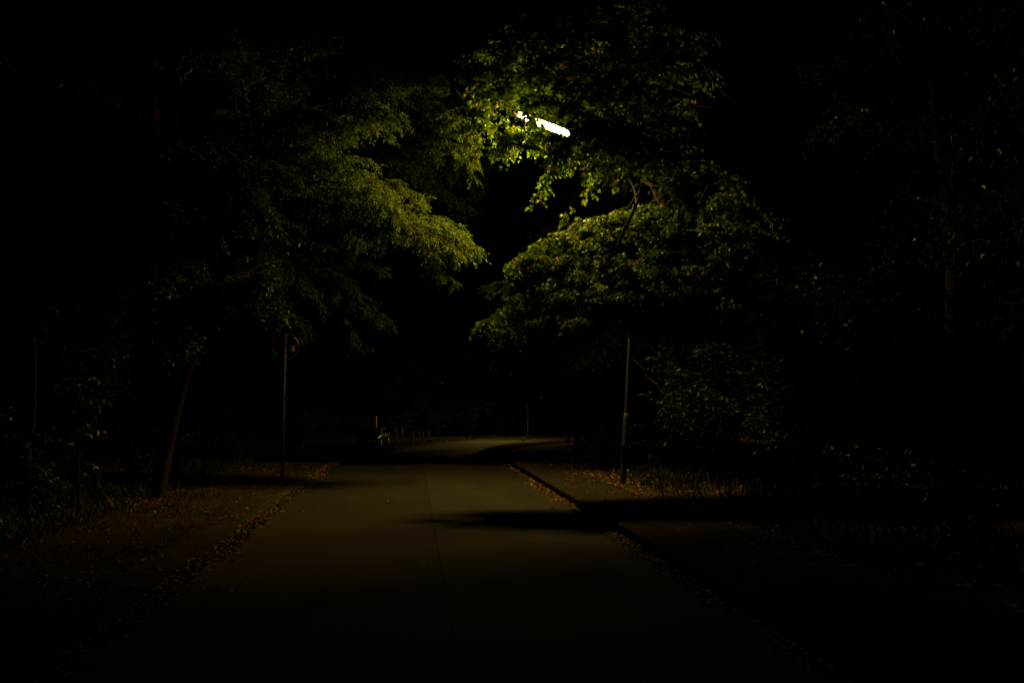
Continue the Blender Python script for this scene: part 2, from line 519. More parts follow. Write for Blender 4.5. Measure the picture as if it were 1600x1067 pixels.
sc.limb(W((1160, 160, 16.0), (1080, 70, 15.6), (980, 30, 15.4)), 0.04, 0.015, True)


def mbough(pts, tw=60, tl=0.75, lv=9, t0=0.08, r0=0.016, w=None, **k):
    k.setdefault('sub', 5); k.setdefault('vert', 0.5)
    q = (w or W)(*pts)
    fo.bough([sc.start(q[0])]+q, r0, tw, tl, lv, t0, rend=0.005, **k)


# the low dome right of the road: its bright top edge and the mass below it
for pts, tw in [([(960, 350, 16.6), (890, 360, 16.9), (822, 392, 17.1)], 75), ([(1000, 335, 16.7), (950, 340, 17.0), (890, 352, 17.3)], 70),
                ([(960, 375, 15.8), (890, 390, 15.8), (828, 425, 16.0)], 75), ([(970, 360, 17.4), (890, 375, 17.7), (815, 410, 17.8)], 70),
                ([(980, 415, 15.3), (910, 430, 15.3), (850, 470, 15.4)], 70), ([(1000, 440, 15.0), (940, 460, 15.1), (885, 500, 15.2)], 65),
                ([(940, 430, 17.8), (840, 460, 18.2), (755, 505, 18.6)], 75), ([(960, 450, 17.0), (870, 470, 17.5), (790, 520, 17.9)], 60),
                ([(1040, 385, 15.0), (990, 410, 14.9), (955, 455, 15.0)], 60), ([(1060, 330, 16.4), (1000, 328, 16.7), (945, 345, 16.9)], 60),
                ([(1160, 380, 14.6), (1120, 395, 14.1), (1085, 440, 13.9)], 60),
                ([(1120, 370, 17.6), (1080, 350, 18.0), (1040, 345, 18.2)], 55), ([(1070, 370, 15.4), (1020, 350, 15.4), (960, 365, 15.6)], 60),
                ([(1100, 360, 15.4), (1130, 345, 15.0), (1180, 350, 14.6)], 55), ([(1040, 420, 14.8), (1060, 450, 14.4), (1090, 490, 14.2)], 50),
                ([(900, 400, 16.6), (860, 410, 16.6), (812, 400, 16.5)], 55), ([(990, 420, 16.4), (940, 440, 16.4), (900, 470, 16.6)], 55),
                ([(1010, 400, 17.0), (985, 440, 17.1), (965, 490, 17.2)], 45), ([(1080, 420, 16.6), (1060, 460, 16.6), (1030, 500, 16.6)], 45),
                ([(1060, 400, 19.6), (1020, 380, 19.9), (970, 385, 20.2)], 55), ([(1090, 420, 19.4), (1060, 400, 20.2), (1030, 395, 20.8)], 50)]:
    mbough(pts, int(tw*0.8), 0.6, w=WD, vert=0.3)
for pts in [[(1000, 440, 16.4), (960, 470, 16.3), (920, 500, 16.2)], [(1040, 440, 16.4), (1020, 470, 16.4), (1000, 505, 16.4)], [(1080, 450, 16.4), (1070, 480, 16.2), (1060, 505, 16.0)],
            [(1110, 430, 16.4), (1110, 470, 16.0), (1120, 500, 15.6)], [(960, 440, 16.4), (910, 470, 16.4), (860, 495, 16.4)], [(1060, 420, 15.6), (1100, 450, 15.2), (1150, 480, 15.0)]]:
    mbough(pts, 60, 0.6, w=WD, vert=0.4)
for pts, tw in [([(1000, 385, 20.8), (930, 395, 21.3), (865, 420, 21.8)], 75), ([(1000, 420, 20.6), (930, 440, 21.2), (860, 455, 21.8)], 70),
                ([(1060, 400, 20.3), (1000, 400, 21.4), (950, 430, 22.4)], 70), ([(1000, 400, 19.8), (940, 410, 20.2), (880, 420, 20.5)], 70),
                ([(1120, 400, 20.0), (1090, 390, 21.0), (1040, 410, 22.2)], 60)]:
    mbough(pts, tw, w=lambda *ps: [at(*p) for p in ps])
for pts in [[(900, 440, 21.0), (830, 460, 22.5), (760, 500, 24.0)], [(900, 420, 21.5), (820, 430, 23.0), (770, 455, 24.5)], [(900, 470, 21.5), (850, 490, 22.5), (790, 520, 23.5)],
            [(1030, 430, 16.4), (1000, 465, 16.2), (980, 505, 16.1)], [(1020, 440, 16.0), (985, 450, 15.8), (960, 480, 15.7)],
            [(1180, 330, 15.4), (1150, 310, 15.6), (1110, 320, 15.8)]]:
    mbough(pts, 34, w=lambda *ps: [at(*p) for p in ps])
# leaves around and above the lamp
for pts, tw in [([(940, 175, 17.3), (900, 120, 17.5), (850, 80, 17.8)], 60), ([(900, 90, 17.9), (830, 70, 18.3), (750, 80, 18.8)], 70),
                ([(930, 110, 17.9), (850, 120, 18.8), (760, 125, 19.4)], 75), ([(900, 115, 17.6), (830, 125, 17.8), (770, 150, 18.0)], 65),
                ([(990, 215, 16.2), (940, 200, 16.0), (890, 165, 15.8)], 60), ([(960, 200, 16.4), (910, 215, 16.2), (870, 225, 16.2)], 36),
                ([(1060, 235, 16.0), (1010, 240, 15.8), (960, 260, 15.7)], 60), ([(1000, 150, 16.6), (940, 130, 16.2), (880, 110, 16.0)], 60),
                ([(1060, 130, 17.2), (1030, 100, 17.6), (970, 70, 18.0)], 60), ([(990, 35, 15.6), (900, 20, 15.8), (830, 25, 16.2)], 60),
                ([(1060, 60, 15.6), (1010, 90, 15.2), (960, 110, 15.0)], 60), ([(1080, 250, 16.2), (1050, 215, 16.4), (1020, 190, 16.6)], 50),
                ([(930, 190, 16.6), (880, 165, 16.7), (830, 150, 16.8)], 50),
                ([(1070, 240, 17.0), (1040, 240, 17.4), (1005, 250, 17.6)], 22), ([(880, 110, 17.8), (800, 100, 18.0), (740, 110, 18.3)], 60),
                ([(1110, 290, 16.0), (1080, 290, 15.6), (1040, 300, 15.3)], 40)]:
    far_ = pts[-1][0] > 868
    mbough(pts, int(tw*0.55) if pts[-1][0] > 955 else tw, w=(lambda *ps: W(*[(p[0], p[1], p[2]-3.2) for p in ps])) if far_ else W)
# the bough under the lamp with brightly lit leaves, and the sprays hanging from it
for pts, tw, tl, dy in [([(860, 238, 18.1), (800, 226, 18.4), (738, 226, 18.6)], 22, 0.5, 0.0), ([(900, 225, 18.2), (850, 215, 18.7), (785, 190, 19.2)], 10, 0.5, 0.0),
                        ([(840, 222, 18.5), (810, 215, 18.9), (770, 222, 19.4)], 18, 0.42, 0.4), ([(830, 215, 18.6), (790, 195, 19.2), (750, 185, 19.8)], 20, 0.5, 0.5),
                        ([(820, 190, 18.6), (780, 150, 19.2), (730, 120, 19.8)], 24, 0.6, 0.5), ([(820, 228, 18.2), (780, 232, 18.4), (742, 240, 18.5)], 18, 0.4, 0.6),
                        ([(880, 240, 18.2), (855, 275, 18.4), (838, 315, 18.5)], 34, 0.38, 0.3), ([(890, 242, 18.1), (872, 262, 18.2), (850, 280, 18.3)], 18, 0.36, 0.2),
                        ([(930, 248, 17.9), (905, 285, 18.1), (880, 350, 18.3)], 18, 0.36, 0.0), ([(945, 250, 17.7), (935, 275, 17.6), (920, 300, 17.5)], 14, 0.35, 0.4),
                        ([(900, 242, 18.0), (920, 262, 18.2), (925, 285, 18.3)], 16, 0.35, 0.5), ([(970, 262, 17.4), (975, 275, 17.2), (960, 290, 17.0)], 9, 0.3, 0.5),
                        ([(870, 150, 17.6), (845, 165, 17.8), (832, 190, 17.9)], 26, 0.3, 0.4), ([(860, 230, 17.8), (845, 210, 17.9), (835, 190, 18)], 12, 0.28, 0.6), ([(800, 215, 18.0), (760, 190, 18.4), (730, 200, 18.8)], 26, 0.45, 0.5)]:
    mbough(pts, int(tw*0.62)+2 if dy < 0.05 else tw, tl, 7, 0.15, w=lambda *ps: WL(*[(p[0], p[1], p[2]+dy/0.45) for p in ps]))
for (px, py, dx, n) in [(846, 182, 0.1, 9), (838, 180, -0.1, 9), (850, 186, 0.0, 6), (832, 196, 0.2, 8), (842, 206, -0.1, 7), (826, 178, 0.15, 6), (852, 190, 0.05, 10), (847, 188, -0.05, 10), (856, 188, 0.1, 7), (884, 196, -0.1, 4)]:
    p = at(px, py, 17.5)
    fo.twig(p, (dx, 0.1, -0.35), 0.22, n, 0.004, 0)
# a bare low limb
fo.bough([tc[3]]+[at(1150, 690, 18.6), at(1080, 640, 19.8), at(1030, 605, 20.2), at(990, 562, 20.2)], 0.045, 3, 0.4, 4, 0.3, rend=0.02)
W = lambda *ps: [at(*p) for p in ps]
GA, GB = at(864, 199, 18.7), at(886, 208, 18.7)


def in_gap(p):
    """a gap in the leaves between the lamp and the road"""
    for t in (0.0, 0.25, 0.5, 0.75, 1.0):
        g = GA.lerp(GB, t)-CAM; q = p-CAM
        if q.y < 18.9 and (q-g*(q.dot(g)/g.dot(g))).length < 0.05: return True
    return False


keep = [i for i, p in enumerate(fo.P) if not in_gap(p+fo.D[i]*fo.S[i]*0.5)]
for k_ in 'PDNS': setattr(fo, k_, [getattr(fo, k_)[i] for i in keep])
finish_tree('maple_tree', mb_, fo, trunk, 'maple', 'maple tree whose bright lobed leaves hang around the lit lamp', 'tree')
N_MAPLE = len(fo.P)

# ------------------------------------------------------------------ the tree across the road whose bough droops over it
eb = Vector((-5.6, 21.2, 0.0))
trunk = MB()
tc = curve([eb+Vector((0, 0, -0.2)), eb+Vector((.1, 0, 2.5)), eb+Vector((.3, -.2, 6)), eb+Vector((.2, -.2, 9)), eb+Vector((.5, 0, 13))], 16)
trunk.tube(tc, [0.26-0.21*i/16+(0.08 if i == 0 else 0) for i in range(17)], 12)


fo = Foliage('oval', 0.050, droop=0.5, upn=0.45, rnd=0.75)
sc = Scaffold(fo, tc)
WE = lambda *ps: [at(p[0], p[1], 19.5+(p[2]-22.0)*0.95) for p in ps]
sc.limb(WE((360, 420, 23.8), (430, 350, 23.6), (520, 312, 23.0), (600, 318, 22.5), (670, 345, 22.0)), 0.08, 0.014)
sc.limb(WE((350, 330, 23.8), (440, 240, 23.6), (540, 185, 23.4), (650, 165, 23.6)), 0.08, 0.015)
sc.limb(W((350, 440, 22.5), (420, 410, 24.0), (490, 412, 24.8), (540, 430, 25.2)), 0.05, 0.012)
sc.limb(WE((360, 220, 23.6), (460, 120, 23.2), (560, 90, 23.2), (650, 90, 23.4)), 0.06, 0.015)
sc.limb(WE((350, 380, 23.2), (420, 310, 22.2), (500, 280, 21.4), (560, 280, 20.8)), 0.05, 0.014)


def ebough(pts, tw=70, tl=0.72, lv=13, t0=0.06, **k):
    k.setdefault('sub', 7); k.setdefault('vert', 0.45)
    q = [at(p[0], p[1], 19.5+(p[2]-22.0)*0.95 if p[1] < 362 or p[0] > 640 else max(p[2], 24.0)+0.6) for p in pts]
    fo.bough([sc.start(q[0])]+q, 0.014, tw, tl, lv, t0, rend=0.004, **k)


for pts, tw in [([(600, 318, 22.5), (660, 330, 22.2), (732, 376, 21.9)], 100), ([(600, 325, 22.2), (660, 350, 21.8), (718, 392, 21.5)], 90),
                ([(590, 340, 22.6), (650, 370, 22.4), (692, 432, 22.1)], 62), ([(540, 300, 22.8), (600, 280, 22.6), (655, 302, 22.4)], 85),
                ([(520, 290, 22.4), (575, 285, 21.8), (625, 320, 21.2)], 85), ([(520, 330, 23.0), (580, 345, 22.8), (640, 370, 22.6)], 90),
                ([(480, 320, 23.2), (540, 345, 23.2), (590, 380, 23.2)], 85), ([(540, 280, 21.2), (590, 300, 20.8), (630, 340, 20.6)], 70),
                ([(470, 400, 23.6), (540, 395, 23.2), (600, 425, 23.0)], 80), ([(520, 425, 23.8), (560, 460, 24.4), (605, 503, 24.8)], 70),
                ([(470, 420, 24.0), (510, 470, 24.8), (560, 530, 25.4)], 70), ([(430, 400, 22.6), (470, 430, 21.8), (500, 475, 21.4)], 65),
                ([(430, 420, 24.0), (450, 470, 24.6), (480, 520, 25.2)], 65), ([(440, 350, 22.8), (425, 370, 22.8), (420, 420, 22.8)], 30),
                ([(460, 300, 22.0), (440, 290, 21.2), (420, 320, 20.6)], 60), ([(650, 340, 22.1), (690, 350, 21.8), (736, 385, 21.7)], 60)]:
    ebough(pts, int(tw*0.75))
for pts in [[(620, 235, 24.0), (690, 250, 25.0), (752, 285, 26.0)], [(640, 205, 24.0), (710, 210, 25.0), (765, 245, 26.0)], [(620, 270, 24.5), (680, 290, 25.5), (728, 325, 26.0)]]:
    q = W(*pts); fo.bough([sc.start(q[0])]+q, 0.014, 55, 0.75, 13, 0.3, rend=0.004, sub=6, vert=0.45)
for pts in [[(450, 225, 23), (520, 195, 22), (600, 190, 21)], [(560, 180, 24), (620, 175, 24), (690, 200, 24)], [(520, 180, 23.5), (560, 140, 23), (620, 140, 22.6)],
            [(560, 100, 24), (630, 100, 24), (700, 125, 24)], [(480, 110, 23), (500, 80, 22.5), (560, 65, 22)], [(620, 175, 23.4), (680, 200, 23), (735, 250, 23)],
            [(640, 150, 24.5), (700, 140, 25), (755, 165, 25.5)], [(440, 250, 23), (460, 225, 22), (510, 235, 21)], [(520, 205, 24), (600, 225, 24), (680, 235, 24)],
            [(600, 90, 24), (670, 60, 24), (745, 75, 24)], [(400, 240, 23.4), (360, 180, 22.4), (330, 190, 21.4)], [(450, 120, 23), (480, 40, 22.4), (560, 10, 22)],
            [(500, 210, 22), (550, 180, 20.6), (615, 170, 19.8)], [(560, 110, 23), (630, 115, 22), (690, 120, 21.4)], [(420, 160, 23), (390, 100, 22), (360, 60, 21.4)],
            [(640, 90, 23.4), (700, 40, 23), (760, 20, 22.6)], [(650, 165, 23), (700, 175, 22.4), (730, 200, 22)], [(470, 240, 22.6), (500, 250, 22), (560, 245, 21.4)]]:
    ebough(pts, 70)
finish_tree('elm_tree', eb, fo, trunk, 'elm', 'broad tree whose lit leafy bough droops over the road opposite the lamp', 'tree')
N_ELM = len(fo.P)

# ------------------------------------------------------------------ the leaning tree behind the sign's verge
lb = at(247, 778, 17.6); lb.z = 0.02
trunk = MB()
tc = curve([lb+Vector((-.02, 0, -.2)), at(250, 750, 17.6), at(262, 690, 17.6), at(285, 600, 17.6), at(312, 530, 17.7), at(333, 465, 17.8), at(352, 405, 17.9), at(364, 350, 18.1), at(372, 250, 18.9), at(365, 130, 19.6)], 22)
trunk.tube(tc, [0.135-0.105*i/22+(0.05 if i == 0 else 0) for i in range(23)], 10)
fo = Foliage('oval', 0.085, droop=0.3, upn=0.95, rnd=0.5)
for pts, tw in [([(352, 405, 17.9), (380, 430, 17.4), (420, 440, 17)], 26), ([(340, 440, 17.8), (395, 470, 18.2), (440, 490, 18.6)], 20),
                ([(325, 490, 17.7), (280, 520, 17), (225, 555, 16.4)], 30), ([(320, 510, 17.7), (285, 545, 18), (240, 560, 18.2)], 28),
                ([(345, 430, 17.9), (290, 420, 17.2), (240, 450, 16.6)], 26), ([(360, 370, 18), (330, 340, 17), (270, 340, 16.2)], 28),
                ([(372, 300, 18.1), (420, 270, 17.8), (470, 290, 17.4)], 30), ([(380, 260, 18.1), (330, 220, 17.6), (260, 230, 17)], 30),
                ([(385, 230, 18.2), (440, 180, 18), (500, 180, 17.8)], 30), ([(390, 160, 18.3), (350, 100, 17.6), (280, 90, 17)], 30),
                ([(394, 130, 18.4), (450, 70, 18.2), (520, 60, 18)], 30), ([(366, 340, 18), (390, 330, 17.2), (430, 350, 16.6)], 32), ([(366, 350, 18), (350, 330, 17.4), (345, 350, 16.9)], 26), ([(372, 310, 18), (385, 290, 17.3), (400, 310, 16.8)], 28)]:
    fo.bough([at(*p) for p in pts], 0.018, tw*2, 0.55, 9, 0.3 if pts[0][1] > 380 else 0.1, sub=4, vert=0.5)
for pts in [[(372, 270, 18.4), (440, 290, 18.3), (520, 325, 18.3)], [(368, 330, 18.0), (430, 350, 18.0), (500, 385, 18.0)], [(372, 250, 18.6), (430, 240, 18.6), (500, 260, 18.6)]]:
    fo.bough([at(*p) for p in pts], 0.018, 60, 0.55, 9, 0.1, sub=4, vert=0.5)
finish_tree('leaning_tree', lb, fo, trunk, 'forest', 'slender tree with a curved trunk leaning towards the round sign', 'tree')

# forked tree deeper in the wood
fb = at(256, 770, 21.5); fb.z = gz(fb.x, fb.y)
trunk = MB()
t1 = curve([fb+Vector((0, 0, -.2)), at(262, 640, 21.5), at(263, 500, 21.6), at(264, 405, 21.6), at(268, 330, 21.6), at(276, 180, 21.6)], 16)
t2 = curve([at(263, 420, 21.6), at(252, 375, 21.5), at(240, 330, 21.4), at(225, 200, 21.3)], 10)
t3 = curve([at(263, 430, 21.6), at(246, 405, 21.7), at(238, 370, 21.8), at(205, 230, 22)], 10)
trunk.tube(t1, [0.15-0.1*i/16+(0.05 if i == 0 else 0) for i in range(17)], 10)
trunk.tube(t2, [0.07-0.05*i/10 for i in range(11)], 8); trunk.tube(t3, [0.06-0.04*i/10 for i in range(11)], 8)
fo = Foliage('oval', 0.09, droop=0.3, upn=0.9, rnd=0.5)
for pts in ([(276, 180, 21.6), (300, 120, 21.2), (340, 100, 21)], [(270, 300, 21.6), (310, 280, 21), (350, 300, 20.6)], [(225, 200, 21.3), (190, 150, 21), (140, 150, 20.6)],
            [(205, 230, 22), (150, 230, 21.6), (100, 260, 21)], [(240, 330, 21.4), (200, 320, 20.8), (150, 340, 20.2)], [(276, 180, 21.6), (260, 100, 21.8), (240, 60, 22)],
            [(262, 470, 21.6), (220, 470, 21), (170, 490, 20.4)], [(263, 450, 21.6), (300, 460, 22), (340, 480, 22.4)]):
    fo.bough([at(*p) for p in pts], 0.02, 50, 0.75, 9, 0.1, sub=4, vert=0.5)
finish_tree('forked_tree', fb, fo, trunk, 'forest', 'forked tree standing behind the leaning trunk in the dark wood', 'tree')


# ------------------------------------------------------------------ woodland trees: three kinds, then copies
def wood_tree(seed, h, rad, z0, nb, leaf=0.11, tw=30, lv=9):
    random.seed(seed)
    trunk = MB()
    pts = [Vector((0, 0, -0.3))]
    x = y = 0
    for i in range(1, 7):
        x += random.gauss(0, .12); y += random.gauss(0, .12)
        pts.append(Vector((x, y, h*0.92*i/6)))
    c = curve(pts, 16)
    trunk.tube(c, [h*0.018*(1-i/17.5)+(0.06 if i == 0 else 0) for i in range(17)], 9)
    f = Foliage('simple', leaf, droop=0.3, upn=0.8, rnd=0.6)
    for b in range(nb):
        t = z0+(0.98-z0)*(b+random.random())/nb
        k = min(int(t*16), 15); p = c[k]
        q = b*2.4+random.uniform(-.5, .5)
        rr = rad*math.sin(math.pi*(0.22+0.74*(t-z0)/(1-z0)))*random.uniform(0.75, 1.15)
        d = Vector((math.cos(q), math.sin(q), 0))
        f.bough([p, p+d*rr*0.5+Vector((0, 0, rr*0.25)), p+d*rr+Vector((0, 0, rr*random.uniform(-.15, .3)))], h*0.004, tw, rad*0.36, lv, 0.12, sub=3)
    return f, trunk


WOOD_LBL = []


def woods(kind, spec, spots, name, cat='tree', group=None, leafmat='forest'):
    f, trunk = spec
    proto = empty(name, (0, 0, 0), 0)
    f.build(proto, leafmat, trunk)
    for i, (x, y, s, label) in enumerate(spots):
        o = proto if i == 0 else copy_tree(proto)
        o.location = (x, y, gz(x, y)); o.rotation_euler = (0, 0, i*2.17+x)
        o.scale = (s, s, s*(0.94+0.12*((i*37) % 10)/10))
        tag(o, label, cat, group)


GL, GR, GF = 'trees along the dark side of the wood', 'trees behind the right-hand pavement', 'trees beyond the bend of the road'
LW, LR, LF = ('tall dark tree of the wood behind the leaf-strewn verge', 'tall dark tree standing in the blackness behind the pavement',
              'dim green tree beyond the lit bend of the road')
woods('a', wood_tree(11, 13, 3.6, 0.30, 26), [(-9.2, 14.5, 1.0, LW), (-10.8, 30.5, 1.05, LW), (-6.8, 37, 1.0, LW), (-10.5, 22, 1.1, LW), (-8, 50, 1.1, LW), (-13.5, 17, 1.1, LW), (-7.5, 7.5, 1.0, LW), (-10, 63, 1.1, LW)],
      'woodland_tree', 'tree', GL)
woods('b', wood_tree(23, 12, 3.4, 0.28, 26), [(10.6, 21.5, 1.0, LR), (7.4, 27, 1.0, LR), (9.6, 14.5, 1.05, LR), (7.2, 35, 1.05, LR), (11.5, 25, 1.1, LR), (7.6, 9.5, 1.0, LR), (8.0, 44, 1.1, LR), (12.5, 18.5, 1.1, LR)],
      'roadside_tree', 'tree', GR)
woods('c', wood_tree(31, 12, 4.0, 0.10, 30, 0.16), [(-13, 108, 1.0, LF), (-6.5, 112, 1.1, LF), (-0.5, 109, 1.0, LF), (5, 114, 1.15, LF), (10.5, 112, 0.95, LF), (16, 117, 1.1, LF), (22.5, 114, 1.0, LF), (-11.5, 92, 1.0, LF), (20, 100, 0.9, LF), (-12, 78, 1.0, LF)],
      'far_tree', 'tree', GF)
# the two that hang over the dip and close the tunnel
woods('d', wood_tree(47, 12, 4.4, 0.36, 40, 0.17), [(8.4, 50, 1.0, 'dark tree hanging over the right side of the dip before the bend'), (-6.6, 57, 1.0, 'dark tree hanging over the left side of the dip, near the parked car'), (12.6, 72, 1.0, 'dark tree between the dip and the distant lamp pole')],
      'overhanging_tree', 'tree', None)


# ------------------------------------------------------------------ shrubs
def shrub(seed, h, w, stems, leaf, lv=7, kind='simple', sub=2, tw=10):
    random.seed(seed)
    f = Foliage(kind, leaf, droop=0.25, upn=0.85, rnd=0.6)
    for k in range(stems):
        q = k*2.4+random.uniform(-.4, .4)
        rr = w*random.uniform(0.25, 1.0); hh = h*random.uniform(0.55, 1.05)
        d = Vector((math.cos(q), math.sin(q), 0))
        p = d*0.12*random.random()+Vector((0, 0, -.05))
        f.bough([p, p+d*rr*0.4+Vector((0, 0, hh*0.6)), p+d*rr+Vector((0, 0, hh))], 0.012, tw, h*0.3, lv, 0.22, sub=sub, rend=0.004)
    return f


def shrubs(spec, spots, name, cat, group, leafmat):
    proto = empty(name, (0, 0, 0)); spec.build(proto, leafmat)
    for i, (x, y, s, label) in enumerate(spots):
        o = proto if i == 0 else copy_tree(proto)
        o.location = (x, y, gz(x, y)+0.03); o.rotation_euler = (0, 0, i*1.7+y); o.scale = (s, s, s)
        tag(o, label, cat, group)


LH = 'leafy hazel-like bush growing close behind the lamp post'
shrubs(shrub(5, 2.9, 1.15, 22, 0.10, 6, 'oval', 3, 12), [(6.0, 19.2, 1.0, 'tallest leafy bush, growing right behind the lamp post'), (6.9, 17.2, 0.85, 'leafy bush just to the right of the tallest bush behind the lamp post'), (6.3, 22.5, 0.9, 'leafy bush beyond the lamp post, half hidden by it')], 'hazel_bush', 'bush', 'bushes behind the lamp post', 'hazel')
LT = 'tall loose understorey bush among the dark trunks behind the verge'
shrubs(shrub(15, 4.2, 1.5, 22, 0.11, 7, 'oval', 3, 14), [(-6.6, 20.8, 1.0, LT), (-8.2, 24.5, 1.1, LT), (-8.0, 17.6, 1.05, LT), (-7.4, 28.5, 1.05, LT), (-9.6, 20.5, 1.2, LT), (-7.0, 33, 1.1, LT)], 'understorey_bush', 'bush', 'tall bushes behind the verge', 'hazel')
_b = [o for o in S.objects if o.name.startswith('understorey_bush') and o.parent is None][0]
_c = copy_tree(_b); _c.location = (6.7, 15.5, 0.08); _c.scale = (0.85, 0.85, 0.9)
tag(_c, 'tall loose bush at the back of the pavement, nearest the camera on the right'); del _c['group']
LU = 'low dark bush at the foot of the wood behind the verge'
shrubs(shrub(6, 1.1, 0.75, 16, 0.075, 6, 'oval', 2, 9), [(-5.6, 15.6, 1.0, LU), (-6.3, 17.9, 1.15, LU), (-4.9, 19.6, 0.8, LU), (-6.8, 13.6, 1.2, LU), (-5.2, 22.3, 1.0, LU), (-5.9, 26, 1.1, LU), (-5.8, 11.2, 1.1, LU), (-4.8, 29.5, 1.0, LU), (-7.6, 16.2, 1.3, LU), (-5.5, 9.2, 1.0, LU)],
      'low_bush', 'bush', 'low bushes along the verge', 'hazel')
LP = 'low dark bush growing along the back of the pavement'
shrubs(shrub(8, 1.0, 0.7, 14, 0.08, 6, 'oval', 2, 9), [(5.9, 15.2, 0.9, LP), (5.5, 24.6, 0.9, LP), (6.4, 13.2, 1.1, LP), (5.6, 27.5, 1.0, LP), (6.3, 11, 1.1, LP), (5.7, 31, 1.0, LP)],
      'pavement_bush', 'bush', 'low bushes along the pavement', 'hazel')
LD = 'dim bush lining the far road beyond the posts'
shrubs(shrub(9, 2.4, 1.5, 20, 0.13, 6, 'simple', 2, 11), [(-4.5, 99, 1.0, LD), (-1.0, 100, 1.1, LD), (2.6, 102, 1.2, LD), (6.2, 104.5, 1.5, LD), (9.8, 107, 1.6, LD), (13.5, 110, 1.4, LD), (-9.2, 84, 1.3, LD), (-8.6, 72, 1.1, LD), (-8.0, 97, 1.1, LD)],
      'far_bush', 'bush', 'bushes lining the far road', 'forest')
o = shrub(12, 0.5, 0.55, 12, 0.06, 6, 'oval', 1, 7)
shrubs(o, [(10.0, 89.3, 1.0, 'small rounded bush at the foot of the distant lamp pole')], 'small_bush', 'bush', None, 'forest')


# ivy-hung thin stems on the left
def sapling(pts, r, fol_tw, label, name='sapling', leaf=0.08):
    p = [at(*q) for q in pts]; b = p[0].copy(); b.z = gz(b.x, b.y)
    c = curve([b+Vector((0, 0, -.1))]+p[1:], 14)
    t = MB(); t.tube(c, [r*(1-0.6*i/14) for i in range(15)], 7)
    f = Foliage('oval', leaf, droop=0.4, upn=0.8, rnd=0.6)
    for k in range(fol_tw):
        a = random.randint(5, 14); q = random.uniform(0, 6.28)
        f.twig(c[a], (math.cos(q), math.sin(q), 0.3), random.uniform(.3, .6), 7, 0.004, 1)
    f.bough([c[-2], c[-1], c[-1]+Vector((0.1, 0, .5))], 0.008, 8, 0.4, 6, 0.1)
    for q in (f.limbs, f.wood):
        t.v += q.v; t.loops += [l+t.n for l in q.loops]; t.cnt += q.cnt; t.n += q.n
    f.limbs = MB(); f.wood = MB()
    finish_tree(name, b, f, t, 'forest', label, 'sapling')


random.seed(77)
sapling([(148, 760, 18.5), (158, 710, 18.5), (168, 670, 18.5), (172, 620, 18.5), (185, 560, 18.6)], 0.04, 14, 'thin bent sapling left of the leaning trunk')
sapling([(124, 800, 15.8), (122, 730, 15.8), (124, 680, 15.8), (118, 640, 15.8), (130, 590, 15.8)], 0.03, 34, 'thin stem wrapped in hanging leaves near the dark verge')
sapling([(43, 820, 15.2), (42, 760, 15.2), (45, 690, 15.2), (52, 650, 15.2), (55, 480, 15.3)], 0.06, 12, 'straight slim trunk furthest left at the edge of the wood')
sapling([(318, 735, 21.5), (320, 710, 21.5), (316, 680, 21.5), (318, 600, 21.5), (322, 520, 21.5)], 0.045, 14, 'short pale-barked sapling between leaning trunk and sign')
sapling([(1037, 795, 16.0), (1036, 770, 16.0), (1028, 735, 16.0), (1018, 705, 16.0), (1016, 660, 16.1)], 0.014, 8, 'thin bare-footed sapling rising at the pavement edge by the lamp post')

# ------------------------------------------------------------------ litter and grass
def scatter_leaves(name, blocks, kind='simple', mat='litter'):
    mb = MB()
    P = []; D = []; N = []; Sz = []
    for n, xf, yf, zf, s0, clump in blocks:
        y = yf(RNG.random(n)); x = xf(RNG.random(n), y)
        if clump:
            w = 0.5+0.5*np.sin(y*clump+1.7*np.sin(y*0.83)+x*2.1)+0.3*np.sin(y*3.1+x*5)
            keep = RNG.random(n) < np.clip(w, 0.12, 1); x = x[keep]; y = y[keep]
        k = len(x)
        z = zf(x, y)+RNG.random(k)*0.025+0.008
        P.append(np.stack([x, y, z], 1)); q = RNG.random(k)*6.283
        D.append(np.stack([np.cos(q), np.sin(q), RNG.normal(0, .25, k)], 1))
        N.append(np.stack([RNG.normal(0, .45, k), RNG.normal(0, .45, k), np.ones(k)], 1)); Sz.append(s0*RNG.uniform(.5, 1.25, k))
    add_leaves(mb, np.concatenate(P), np.concatenate(D), np.concatenate(N), np.concatenate(Sz), kind)
    return tag(mb.build(name, M[mat]), kind='stuff')


